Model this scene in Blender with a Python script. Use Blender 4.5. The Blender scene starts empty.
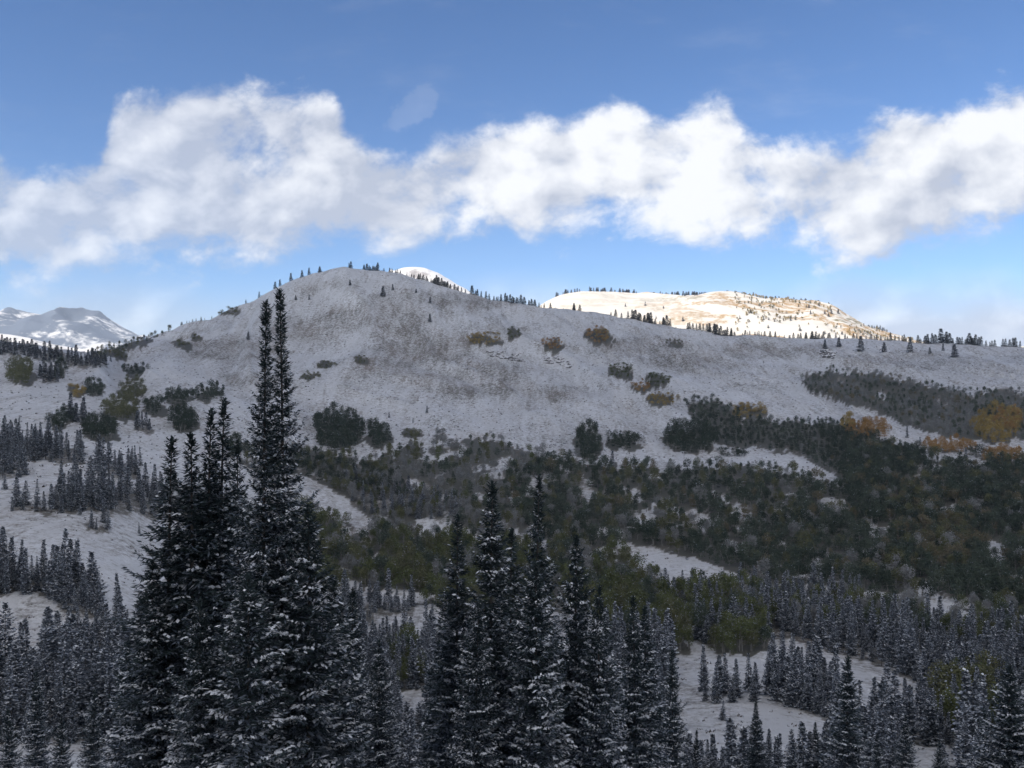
import bpy, math, random
import numpy as np

random.seed(7)
RNG = np.random.default_rng(11)
F = 924.0
CX, CY = 512.0, 384.0
S = bpy.context.scene
COL = S.collection

# ------------------------------------------------------------------ numpy noise
def _h(ix, iy, s):
    n = (ix.astype(np.int64) * 374761393 + iy.astype(np.int64) * 668265263 + s * 2147483647) & 0xffffffff
    n = ((n ^ (n >> 13)) * 1274126177) & 0xffffffff
    return ((n ^ (n >> 16)) & 0xffffff) / float(0xffffff)

def vnoise(x, y, s=0):
    ix = np.floor(x); iy = np.floor(y)
    fx = x - ix; fy = y - iy
    fx = fx * fx * fx * (fx * (fx * 6 - 15) + 10); fy = fy * fy * fy * (fy * (fy * 6 - 15) + 10)
    a = _h(ix, iy, s); b = _h(ix + 1, iy, s); c = _h(ix, iy + 1, s); d = _h(ix + 1, iy + 1, s)
    return (a + (b - a) * fx) * (1 - fy) + (c + (d - c) * fx) * fy

def fbm(x, y, o=4, s=0):
    r = 0; a = .5; t = 0
    for i in range(o):
        r = r + a * vnoise(x * 2 ** i + 17.3 * i, y * 2 ** i - 9.1 * i, s + i); t += a; a *= .5
    return r / t - .5

# ------------------------------------------------------------------ terrain heights
CREST = [(-900, 320), (-500, 332), (0, 342), (60, 355), (88, 360), (108, 352), (130, 340), (155, 331), (180, 323), (215, 313),
         (250, 296), (290, 275), (315, 265), (335, 260), (355, 261), (400, 270), (450, 284), (500, 296), (560, 304), (620, 312),
         (680, 323), (740, 333), (800, 337), (860, 337), (920, 340), (1024, 343), (1300, 350), (1900, 360)]
YN = [130, 180, 240, 300, 360, 430, 520, 620, 750, 900]
UN = [-500, 0, 60, 130, 200, 340, 500, 740, 1024, 1500]
TB = [[745, 745, 745, 760, 790, 790, 785, 762, 775, 775],
      [655, 655, 658, 675, 715, 735, 730, 698, 720, 730],
      [560, 560, 560, 580, 650, 675, 672, 650, 660, 660],
      [508, 508, 512, 530, 595, 630, 632, 608, 615, 610],
      [478, 478, 482, 495, 545, 590, 596, 575, 575, 565],
      [448, 448, 452, 462, 500, 545, 550, 538, 530, 520],
      [412, 415, 420, 428, 450, 492, 497, 488, 480, 470],
      [380, 388, 395, 400, 412, 447, 452, 452, 445, 430],
      [350, 358, 370, 376, 380, 402, 407, 410, 408, 395],
      [332, 342, 355, 358, 343, 346, 356, 375, 372, 360]]
RD = 1100.0
US = np.linspace(-900, 1900, 701)
YS = np.concatenate([np.linspace(-400, 20, 211)[:-1], 20 * (15000 / 20.) ** (np.linspace(0, 1, 900))])

def gauss(a, sig, axis):
    r = int(sig * 3) + 1
    k = np.exp(-.5 * (np.arange(-r, r + 1) / sig) ** 2); k /= k.sum()
    p = [(0, 0)] * a.ndim; p[axis] = (r, r)
    b = np.pad(a, p, mode='edge')
    return np.apply_along_axis(lambda m: np.convolve(m, k, 'valid'), axis, b)

def build_table():
    cr = np.interp(US, *zip(*CREST))
    cr = gauss(cr, 2.2, 0)
    zcr = -(cr - CY) / F * RD
    ys = [-400, 0, 45, 80] + YN + [RD]
    rows = [np.full(US.shape, 118.0), np.full(US.shape, -1.75), np.full(US.shape, -22.0), np.full(US.shape, -38.0)]
    for y, r in zip(YN, TB):
        v = gauss(np.interp(US, UN, r), 9, 0)
        rows.append(-(v - CY) / F * y)
    rows.append(zcr)
    Z = np.array(rows)
    out = np.empty((len(YS), len(US)))
    for j in range(len(US)):
        out[:, j] = np.interp(YS, ys, Z[:, j])
    back = YS > RD
    drop = np.minimum((YS[back] - RD) * .30, 400)
    o = zcr[None, :] - drop[:, None]
    lo = -130 - np.clip((YS[back] - 1500) * .01, 0, 200)
    out[back] = np.maximum(o, lo[:, None])
    sm = gauss(out, 2.6, 0); k = np.clip((YS - 90) / 40, 0, 1)[:, None]
    return out * (1 - k) + sm * k
ZT = build_table()

def height(x, y):
    x = np.asarray(x, float); y = np.asarray(y, float)
    u = np.clip(CX + F * x / np.maximum(y, 12.0), -899, 1899)
    ju = (u - US[0]) / (US[1] - US[0]); j = np.clip(ju.astype(int), 0, len(US) - 2); fj = ju - j
    i = np.clip(np.searchsorted(YS, y) - 1, 0, len(YS) - 2)
    fi = np.clip((y - YS[i]) / (YS[i + 1] - YS[i]), 0, 1)
    z = (ZT[i, j] * (1 - fi) + ZT[i + 1, j] * fi) * (1 - fj) + (ZT[i, j + 1] * (1 - fi) + ZT[i + 1, j + 1] * fi) * fj
    far = np.clip((y - 60) / 300, 0, 1)
    hill = np.clip((y - 560) / 250, 0, 1) * np.clip((1500 - y) / 300, 0, 1)
    z = z + far * (fbm(x / 130, y / 130, 3, 3) * 7 + fbm(x / 28, y / 28, 3, 9) * 1.8)
    wx = x + fbm(x / 200, y / 200, 2, 40) * 120 + (y - 700) * .35
    g = 1 - np.abs(2 * fbm(wx / 52, y / 330, 3, 21)) * 2
    crestfade = np.clip((1150 - y) / 160, .15, 1)
    z = z + hill * crestfade * (g - .6) * 11 + hill * fbm(wx / 14, y / 60, 3, 31) * 1.6 * crestfade
    z = z + fbm(x / 6, y / 6, 2, 50) * .35 * np.clip((y - 8) / 30, 0, 1)
    return z

MARCH = np.concatenate([np.linspace(50, 400, 150), np.linspace(404, 1160, 170)])
def hit(us, vs):
    """world points on the hillside that the given picture points look at"""
    us = np.asarray(us, float); vs = np.asarray(vs, float)
    Y = MARCH[None, :]; X = (us[:, None] - CX) / F * Y
    vp = CY - F * height(X, np.broadcast_to(Y, X.shape)) / Y
    m = np.minimum.accumulate(vp, 1)
    ok = m <= vs[:, None]
    idx = np.where(ok.any(1), ok.argmax(1), vp.argmin(1))
    y = MARCH[idx]; x = (us - CX) / F * y
    return x, y, height(x, y)

# ------------------------------------------------------------------ node helpers
def mat(name):
    m = bpy.data.materials.new(name); m.use_nodes = True
    nt = m.node_tree
    return m, nt, nt.nodes['Principled BSDF']

class NT:
    def __init__(s, nt): s.nt = nt
    def n(s, t, **kw):
        nd = s.nt.nodes.new(t)
        for k, v in kw.items(): setattr(nd, k, v)
        return nd
    def set(s, sock, v):
        if hasattr(v, 'is_output'): s.nt.links.new(v, sock)
        else: sock.default_value = v
    def math(s, op, a, b=0.0, c=None, clamp=False):
        nd = s.n('ShaderNodeMath', operation=op, use_clamp=clamp)
        s.set(nd.inputs[0], a); s.set(nd.inputs[1], b)
        if c is not None: s.set(nd.inputs[2], c)
        return nd.outputs[0]
    def ramp(s, x, a, b, lo=0.0, hi=1.0, smooth=True):
        nd = s.n('ShaderNodeMapRange'); nd.clamp = True
        nd.interpolation_type = 'SMOOTHSTEP' if smooth else 'LINEAR'
        s.set(nd.inputs[0], x)
        for i, v in enumerate((a, b, lo, hi)): nd.inputs[1 + i].default_value = v
        return nd.outputs[0]
    def noise(s, vec, scale, detail=4, rough=.5, dist=0.0):
        nd = s.n('ShaderNodeTexNoise'); s.set(nd.inputs['Vector'], vec)
        nd.inputs['Scale'].default_value = scale; nd.inputs['Detail'].default_value = detail
        nd.inputs['Roughness'].default_value = rough; nd.inputs['Distortion'].default_value = dist
        return nd.outputs[0]
    def mix(s, f, a, b):
        nd = s.n('ShaderNodeMix', data_type='RGBA')
        s.set(nd.inputs[0], f); s.set(nd.inputs[6], a); s.set(nd.inputs[7], b)
        return nd.outputs[2]
    def comb(s, x, y, z=0.0):
        nd = s.n('ShaderNodeCombineXYZ')
        for i, v in enumerate((x, y, z)): s.set(nd.inputs[i], v)
        return nd.outputs[0]
    def mapping(s, vec, scale, rot=(0, 0, 0)):
        nd = s.n('ShaderNodeMapping'); s.set(nd.inputs[0], vec)
        nd.inputs['Scale'].default_value = scale; nd.inputs['Rotation'].default_value = rot
        return nd.outputs[0]

def C4(r, g, b): return (r, g, b, 1)

def leaf_mat(name, c1, c2, snow=0.0, scale=.35):
    m, nt, p = mat(name); t = NT(nt)
    g = t.n('ShaderNodeNewGeometry').outputs['Position']
    oi = t.n('ShaderNodeObjectInfo').outputs['Random']
    f = t.ramp(t.noise(g, scale, 3, .6), .35, .65)
    f2 = t.math('ADD', t.math('MULTIPLY', f, .7), t.math('MULTIPLY', oi, .3))
    c = t.mix(f2, c1, c2)
    if snow > 0:
        w = t.math('GREATER_THAN', t.noise(g, 1.9, 2, .7), 1 - snow)
        c = t.mix(w, c, C4(.62, .64, .68))
    t.set(p.inputs['Base Color'], c)
    p.inputs['Roughness'].default_value = .85
    p.inputs['Specular IOR Level'].default_value = .15
    return m

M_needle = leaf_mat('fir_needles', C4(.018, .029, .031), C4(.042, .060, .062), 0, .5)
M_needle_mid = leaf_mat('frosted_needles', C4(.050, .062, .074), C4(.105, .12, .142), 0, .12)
M_snow, nt_, p_ = mat('bough_snow')
tt = NT(nt_); gg = tt.n('ShaderNodeNewGeometry').outputs['Position']
tt.set(p_.inputs['Base Color'], tt.mix(tt.ramp(tt.noise(gg, 3, 3), .3, .7), C4(.50, .53, .58), C4(.78, .8, .84)))
p_.inputs['Roughness'].default_value = .6
M_frost, nt_, p_ = mat('frosted_twigs')
tt = NT(nt_); gg = tt.n('ShaderNodeNewGeometry').outputs['Position']
tt.set(p_.inputs['Base Color'], tt.mix(tt.ramp(tt.noise(gg, .6, 3), .3, .7), C4(.25, .28, .33), C4(.42, .45, .51)))
p_.inputs['Roughness'].default_value = .8
M_bark, nt_, p_ = mat('bark')
tt = NT(nt_); gg = tt.n('ShaderNodeNewGeometry').outputs['Position']
tt.set(p_.inputs['Base Color'], tt.mix(tt.noise(tt.mapping(gg, (6, 6, 1.2)), 2, 4), C4(.03, .025, .022), C4(.11, .095, .085)))
p_.inputs['Roughness'].default_value = .9
M_pale_bark, nt_, p_ = mat('pale_bark')
tt = NT(nt_); gg = tt.n('ShaderNodeNewGeometry').outputs['Position']
tt.set(p_.inputs['Base Color'], tt.mix(tt.noise(tt.mapping(gg, (3, 3, 1)), 2, 4), C4(.12, .11, .10), C4(.34, .33, .31)))
p_.inputs['Roughness'].default_value = .85
TINT = {
    'deep': leaf_mat('deep_green_leaves', C4(.024, .036, .028), C4(.052, .07, .05)),
    'dark': leaf_mat('dark_green_leaves', C4(.038, .055, .042), C4(.085, .106, .078)),
    'olive': leaf_mat('olive_leaves', C4(.08, .086, .045), C4(.14, .14, .07)),
    'rust': leaf_mat('rust_leaves', C4(.25, .14, .05), C4(.38, .23, .085)),
    'gold': leaf_mat('gold_leaves', C4(.25, .18, .06), C4(.38, .28, .10)),
    'grey': leaf_mat('bare_grey_twigs', C4(.15, .16, .16), C4(.28, .28, .285)),
    'green': leaf_mat('moss_green_leaves', C4(.07, .085, .035), C4(.125, .14, .06)),
    'brown': leaf_mat('brown_leaves', C4(.11, .098, .065), C4(.17, .145, .09)),
}

# ------------------------------------------------------------------ mesh helpers
def mesh_np(name, V, Q, MI, mats, smooth=False):
    me = bpy.data.meshes.new(name)
    V = np.asarray(V, np.float32); Q = np.asarray(Q, np.int32)
    n = Q.shape[1]
    me.vertices.add(len(V)); me.vertices.foreach_set('co', V.ravel())
    me.loops.add(Q.size); me.loops.foreach_set('vertex_index', Q.ravel())
    me.polygons.add(len(Q)); me.polygons.foreach_set('loop_start', np.arange(len(Q), dtype=np.int32) * n)
    me.polygons.foreach_set('loop_total', np.full(len(Q), n, np.int32))
    for m in mats: me.materials.append(m)
    if MI is not None: me.polygons.foreach_set('material_index', np.asarray(MI, np.int32))
    me.polygons.foreach_set('use_smooth', np.full(len(Q), smooth))
    me.update(calc_edges=True)
    return me

def link(name, data, parent=None):
    o = bpy.data.objects.new(name, data); COL.objects.link(o)
    if parent: o.parent = parent
    return o

def quads(c, d, w, up):
    """leaf-shaped quads: centre-start c, direction vector d, half width w, in the plane of d and (d x up)"""
    dn = d / (np.linalg.norm(d, axis=1, keepdims=True) + 1e-9)
    s = np.cross(dn, up); s /= (np.linalg.norm(s, axis=1, keepdims=True) + 1e-9)
    s = s * w[:, None]
    V = np.stack([c, c + d * .45 + s, c + d, c + d * .55 - s], 1).reshape(-1, 3)
    return V

def tube(pts, rad, seg=8):
    pts = np.asarray(pts, float); V = []; Q = []
    for k, p in enumerate(pts):
        t = pts[min(k + 1, len(pts) - 1)] - pts[max(k - 1, 0)]; t = t / np.linalg.norm(t)
        a = np.cross(t, [0.13, 1, .07]); a /= np.linalg.norm(a); b = np.cross(t, a)
        for i in range(seg):
            an = 2 * math.pi * i / seg
            V.append(p + (a * math.cos(an) + b * math.sin(an)) * rad[k])
    for k in range(len(pts) - 1):
        for i in range(seg):
            j = (i + 1) % seg
            Q.append((k * seg + i, k * seg + j, (k + 1) * seg + j, (k + 1) * seg + i))
    return np.array(V), np.array(Q)

def conifer(seed, H, R, wh, nb, step, lw, ll, snow, prof=1.0, bare=.05, flat=.3, snw=1.0, pad=0, mats=(None, None), frost=0.0, gap=.12, twh=None, dk=None, pw=1.5):
    """crown and trunk meshes of a conifer of height H and crown radius R"""
    r = np.random.default_rng(seed)
    cs = []; ds = []; ws = []; ups = []; mi = []
    h = H * bare
    bend = r.normal(0, .012 * H, 2)
    def axis(hh):
        f = hh / H
        return np.array([bend[0] * math.sin(f * 3.0), bend[1] * math.sin(f * 2.4), hh])
    gaps = [(r.uniform(.15, .8), r.uniform(.01, .03)) for _ in range(3)]
    while h < H * .992:
        f = h / H
        env = (1 - f) ** prof * (1 - .25 * max(0, .15 - f) / .15)
        if dk: env = (1 - math.exp(-((H - h) / dk) ** pw)) * (1 - .2 * max(0, .2 - f) / .2)
        if any(abs(f - g0) < g1 for g0, g1 in gaps): env *= .7
        env = max(env, .095 if dk and H - h > .6 else .05)
        n = max(4, int(nb * (.55 + .6 * (1 - f)) + r.uniform(-.8, .8)))
        a0 = r.uniform(0, 6.28)
        for k in range(n):
            if r.random() < gap: continue
            a = a0 + 6.283 * k / n + r.normal(0, .25)
            L = R * env * r.uniform(.6, 1.18)
            if r.random() < .06: L *= 1.25
            base = axis(h + r.normal(0, wh * .25))
            out = np.array([math.cos(a), math.sin(a), 0]); side = np.array([-math.sin(a), math.cos(a), 0])
            el0 = math.radians(-6 - 20 * (1 - f) + 62 * max(0, f - .6) / .4 + r.normal(0, 7))
            curl = r.uniform(.12, .32)
            m = max(2, int(L / step))
            s = (np.arange(m) + r.uniform(.1, .9, m)) / m
            s = s ** .8
            px = s * L * math.cos(el0); pz = s * L * math.sin(el0) - .16 * L * np.sin(s * 3.0) + curl * L * s * s * (1 if f < .75 else .3)
            P = base + out * px[:, None] + np.array([0, 0, 1.]) * pz[:, None]
            if pad and L > .45 and r.random() < pad * (1 - f) ** .55:
                kk = int(7 + L * 7)
                sp_ = r.uniform(.45, 1.02, kk); lat = r.normal(0, 1, kk) * np.minimum(.16 * L, .26)
                idx = np.clip((sp_ * m).astype(int), 0, m - 1)
                PP = base + out * (sp_ * L * math.cos(el0))[:, None] + np.array([0, 0, 1.]) * (pz[idx] + .07)[:, None] + side * lat[:, None]
                D = (out * .8 + side * 0)[None, :] * .26 + side * (lat * .5)[:, None] + r.normal(0, .05, (kk, 3)); D[:, 2] -= .05
                cs.append(PP - D * .3); ds.append(D * r.uniform(.6, 1.3, (kk, 1))); ws.append(r.uniform(.04, .095, kk))
                ups.append(np.tile([0, 0, 1.], (kk, 1)) + r.normal(0, .35, (kk, 3))); mi.append(np.ones(kk, int))
            sn_b = snow * (r.uniform(1.1, 2.2) if r.random() < .34 else r.uniform(.0, .25))
            for sg in (-1, 1, 0):
                if sg == 0:
                    q = r.random(m) < .6
                    if not q.any(): continue
                    PP = P[q]; ss = s[q]; dl = np.full(len(PP), ll)
                    D = (out * .9 + np.array([0, 0, 1.]) * (.1 + .5 * max(0, f - .8) * 5))[None, :] * dl[:, None]
                else:
                    PP = P; ss = s
                    dl = ll * (.55 + .9 * (1 - ss)) * min(1.3, .65 + L / R)
                    D = (side * sg * .75 + out * .62)[None, :] * dl[:, None]
                    D[:, 2] += r.normal(-.05, .2, len(PP)) * dl
                D = D + r.normal(0, .14 * ll, D.shape)
                PP = PP + r.normal(0, .05 * ll, PP.shape)
                up = np.tile([0, 0, 1.], (len(PP), 1)) + r.normal(0, flat, (len(PP), 3))
                cs.append(PP); ds.append(D); ws.append(lw * r.uniform(.6, 1.25, len(PP))); ups.append(up)
                fr = (r.random(len(PP)) < frost * (1.7 * (1 - f) if dk else 1)).astype(int) * 2
                mi.append(fr)
                q = r.random(len(PP)) < sn_b * (.45 + .9 * ss)
                if q.any():
                    z = np.array([0, 0, .045 + lw * .25])
                    cs.append(PP[q] + D[q] * .1 + z); ds.append(D[q] * r.uniform(.5, .95, (q.sum(), 1))); ws.append(snw * lw * r.uniform(.6, 1.3, q.sum()))
                    ups.append(np.tile([0, 0, 1.], (q.sum(), 1)) + r.normal(0, .3, (q.sum(), 3))); mi.append(np.ones(q.sum(), int))
        h += wh * (.5 + .75 * (1 - f)) * r.uniform(.7, 1.3)
    # leader
    nl = 46
    for k in range(nl):
        fh = .955 + .043 * k / nl
        a = r.uniform(0, 6.28); q = ll * (.9 - .5 * k / nl)
        cs.append(axis(H * fh)[None, :]); ds.append(np.array([[math.cos(a) * .5, math.sin(a) * .5, .75]]) * q)
        ws.append(np.array([lw * .8])); ups.append(r.normal(0, 1, (1, 3))); mi.append(np.zeros(1, int))
    c = np.concatenate(cs); d = np.concatenate(ds); w = np.concatenate(ws); up = np.concatenate(ups); MI = np.concatenate(mi)
    V = quads(c, d, w, up)
    Q = np.arange(len(V)).reshape(-1, 4)
    hs = np.linspace(-1.2, H * .985, 9)
    tr = twh or H * .008
    rad = [tr * (1.25 if q < 0 else (1 - q / H) ** .8) + .012 for q in hs]
    tv, tq = tube([axis(max(q, 0)) + np.array([0, 0, min(q, 0)]) for q in hs], rad, 7)
    return (V, Q, MI), (tv, tq)

def conifer_meshes(name, seed, H, R, wh, nb, step, lw, ll, snow, mats, **k):
    (V, Q, MI), (tv, tq) = conifer(seed, H, R, wh, nb, step, lw, ll, snow, **k)
    return mesh_np(name + '_crown', V, Q, MI, mats), mesh_np(name + '_trunk', tv, tq, None, [M_bark], True), (V, Q, MI), (tv, tq)

def broadleaf(seed, H, W, n, leaf, snow=.06, stems=3):
    """crown and stems of an aspen or a tall bush of height H, width W"""
    r = np.random.default_rng(seed)
    nb = r.integers(6, 10)
    ctr = []; rr = []
    for k in range(nb):
        a = r.uniform(0, 6.28); q = math.sqrt(r.random()) * .34 * W
        z = H * r.uniform(.26, .78) - q * .25
        ctr.append((q * math.cos(a), q * math.sin(a), z)); rr.append(W * r.uniform(.17, .29))
    ctr.append((0, 0, H * .80)); rr.append(W * .2)
    ctr = np.array(ctr); rr = np.array(rr)
    b = r.integers(0, len(ctr), n)
    d = r.normal(0, 1, (n, 3)); d /= np.linalg.norm(d, axis=1, keepdims=True)
    rad = rr[b] * r.random(n) ** .33 * r.uniform(.85, 1.2, n)
    c = ctr[b] + d * rad[:, None] * np.array([1, 1, 1.25])
    c[:, 2] = np.where(c[:, 2] < .3 * H, c[:, 2] * .7, c[:, 2]); c[:, 2] = np.clip(c[:, 2], .04 * H, None)
    D = d * .5 + r.normal(0, .7, (n, 3)); D /= np.linalg.norm(D, axis=1, keepdims=True)
    D *= leaf * r.uniform(.7, 1.3, (n, 1))
    V = quads(c, D, leaf * .36 * r.uniform(.7, 1.3, n), r.normal(0, 1, (n, 3)))
    MI = (r.random(n) < snow * np.clip(.4 + d[:, 2] * 1.4, 0, 2)).astype(int)
    Q = np.arange(len(V)).reshape(-1, 4)
    tv = []; tq = []; o = 0
    for k in range(stems):
        a = r.uniform(0, 6.28); e = ctr[r.integers(0, len(ctr))]
        b0 = np.array([math.cos(a) * .05 * W, math.sin(a) * .05 * W, -.8])
        v, q = tube([b0, b0 * .9 + np.array([0, 0, H * .3]), e], [.016 * H, .011 * H, .004 * H], 5)
        tv.append(v); tq.append(q + o); o += len(v)
    return (V, Q, MI), (np.concatenate(tv), np.concatenate(tq))

# ------------------------------------------------------------------ region tests
def inpoly(u, v, P):
    P = np.asarray(P, float); ins = np.zeros(np.shape(u), bool)
    n = len(P)
    for i in range(n):
        x1, y1 = P[i]; x2, y2 = P[(i + 1) % n]
        c = ((y1 > v) != (y2 > v)) & (u < (x2 - x1) * (v - y1) / (y2 - y1 + 1e-9) + x1)
        ins ^= c
    return ins

def inell(u, v, e): return ((u - e[0]) / e[2]) ** 2 + ((v - e[1]) / e[3]) ** 2 < 1

# open snow inside the wooded ground
SNOW_P = [
    [(735, 448), (800, 455), (846, 482), (836, 488), (800, 475), (760, 468), (640, 462), (600, 462), (600, 452), (690, 456)],
    [(612, 543), (640, 545), (700, 560), (755, 578), (745, 590), (690, 582), (640, 570)],
    [(860, 405), (905, 425), (960, 442), (1024, 452), (1024, 462), (940, 450), (890, 445), (850, 418)],
    [(920, 449), (1000, 462), (975, 468), (925, 458)],
    [(305, 485), (330, 492), (362, 512), (355, 522), (325, 508), (305, 497)],
    [(800, 584), (832, 590), (828, 599), (802, 597)],
    [(914, 604), (960, 610), (990, 620), (985, 627), (925, 614)],
    [(668, 655), (780, 662), (806, 705), (800, 768), (670, 768)],
    [(795, 650), (850, 668), (920, 690), (918, 712), (860, 700), (800, 680)],
    [(345, 590), (440, 594), (440, 602), (345, 604)], [(385, 620), (442, 620), (442, 630), (385, 628)],
    [(398, 690), (420, 690), (420, 735), (398, 735)],
    [(0, 596), (55, 598), (62, 622), (30, 628), (0, 632)],
    [(90, 575), (150, 545), (150, 590), (135, 625)],
    [(905, 745), (960, 750), (958, 800), (905, 800)],
    [(640, 520), (652, 505), (662, 520), (652, 530)], [(625, 490), (642, 488), (642, 500), (625, 500)],
    [(820, 500), (850, 500), (850, 512), (820, 512)], [(870, 527), (895, 527), (890, 540), (872, 540)], [(940, 505), (958, 505), (958, 520), (940, 520)],
    [(985, 540), (1002, 540), (1002, 562), (985, 562)],
]
# (polygon, tint weights, spacing px, height m range, label stem)
DEC = [
    ([(560, 458), (600, 466), (690, 470), (735, 462), (800, 478), (848, 488), (850, 440), (900, 448), (930, 460), (1024, 470), (1024, 620), (930, 600), (860, 590), (760, 582), (700, 562), (640, 548), (560, 550), (520, 520), (505, 480)],
     dict(dark=5, deep=2, olive=1.8, grey=1.3, brown=.8), 6.2, (5.5, 9), 'dark thicket tree in the wide wooded belt below the open slope'),
    ([(365, 462), (400, 452), (450, 445), (490, 440), (560, 462), (540, 545), (450, 560), (380, 530), (350, 500), (300, 470), (285, 452), (340, 455)],
     dict(dark=2.5, olive=1.5, grey=4, green=1), 6.5, (4.5, 8), 'grey green thicket tree on the snowy valley side under the hill'),
    ([(300, 510), (345, 525), (420, 540), (470, 550), (620, 550), (660, 580), (640, 610), (470, 612), (330, 592), (290, 560)],
     dict(green=5, olive=3, grey=1.5, dark=2), 6.5, (6, 9), 'olive green aspen in the belt above the valley floor'),
    ([(800, 380), (830, 371), (870, 374), (900, 380), (960, 391), (1024, 402), (1024, 446), (960, 438), (905, 428), (880, 412), (845, 402), (812, 395)],
     dict(dark=5, grey=3, brown=1.2), 5.0, (4, 6.5), 'dark bare thicket tree in the band high on the right slope'),
    ([(686, 404), (712, 400), (760, 422), (850, 424), (900, 440), (930, 455), (925, 470), (848, 486), (800, 458), (735, 448), (700, 440)],
     dict(deep=6, dark=2, grey=.8), 4.7, (4.5, 7), 'dark green thicket tree in the strip crossing the right slope'),
    ([(600, 595), (760, 590), (770, 650), (700, 662), (640, 655), (600, 640)],
     dict(green=6, dark=2, olive=2), 8.5, (6.5, 9.5), 'moss green aspen above the lower snowfield'),
    ([(905, 490), (960, 500), (985, 560), (940, 575), (900, 540)], dict(brown=4, olive=2), 6.5, (6, 8), 'brown aspen of the russet patch inside the wide wooded belt'),
    ([(820, 430), (900, 452), (1024, 472), (1024, 545), (930, 530), (850, 515)], dict(deep=6, dark=2, brown=.8), 6.2, (5.5, 8), 'near black aspen in the densest part of the wooded belt at right'),
    ([(735, 600), (810, 600), (1024, 612), (1024, 660), (900, 642), (800, 628), (735, 628)],
     dict(green=4, grey=2, dark=2, olive=1), 8.5, (6, 8), 'moss green aspen among the frosted firs of the right valley'),
    ([(935, 690), (985, 690), (995, 740), (940, 740)], dict(olive=5, green=3), 10, (8, 10), 'olive aspen in the clump between the dark firs at lower right'),
    ([(395, 660), (420, 655), (422, 692), (398, 692)], dict(green=5, dark=1), 9, (7, 9), 'moss green aspen in the gap between the two foreground groves'),
    ([(245, 445), (300, 455), (400, 478), (400, 500), (360, 500), (300, 475), (245, 468)], dict(deep=4, olive=1.5), 6, (5, 8), 'dark aspen in the slanting strip below the round grove'),
    ([(90, 352), (112, 347), (150, 334), (172, 328), (172, 332), (150, 341), (112, 356), (92, 362)], dict(dark=3, olive=2, brown=1), 4.5, (5, 7.5), 'small dark tree of the row climbing the left shoulder of the hill'),
]
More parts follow.
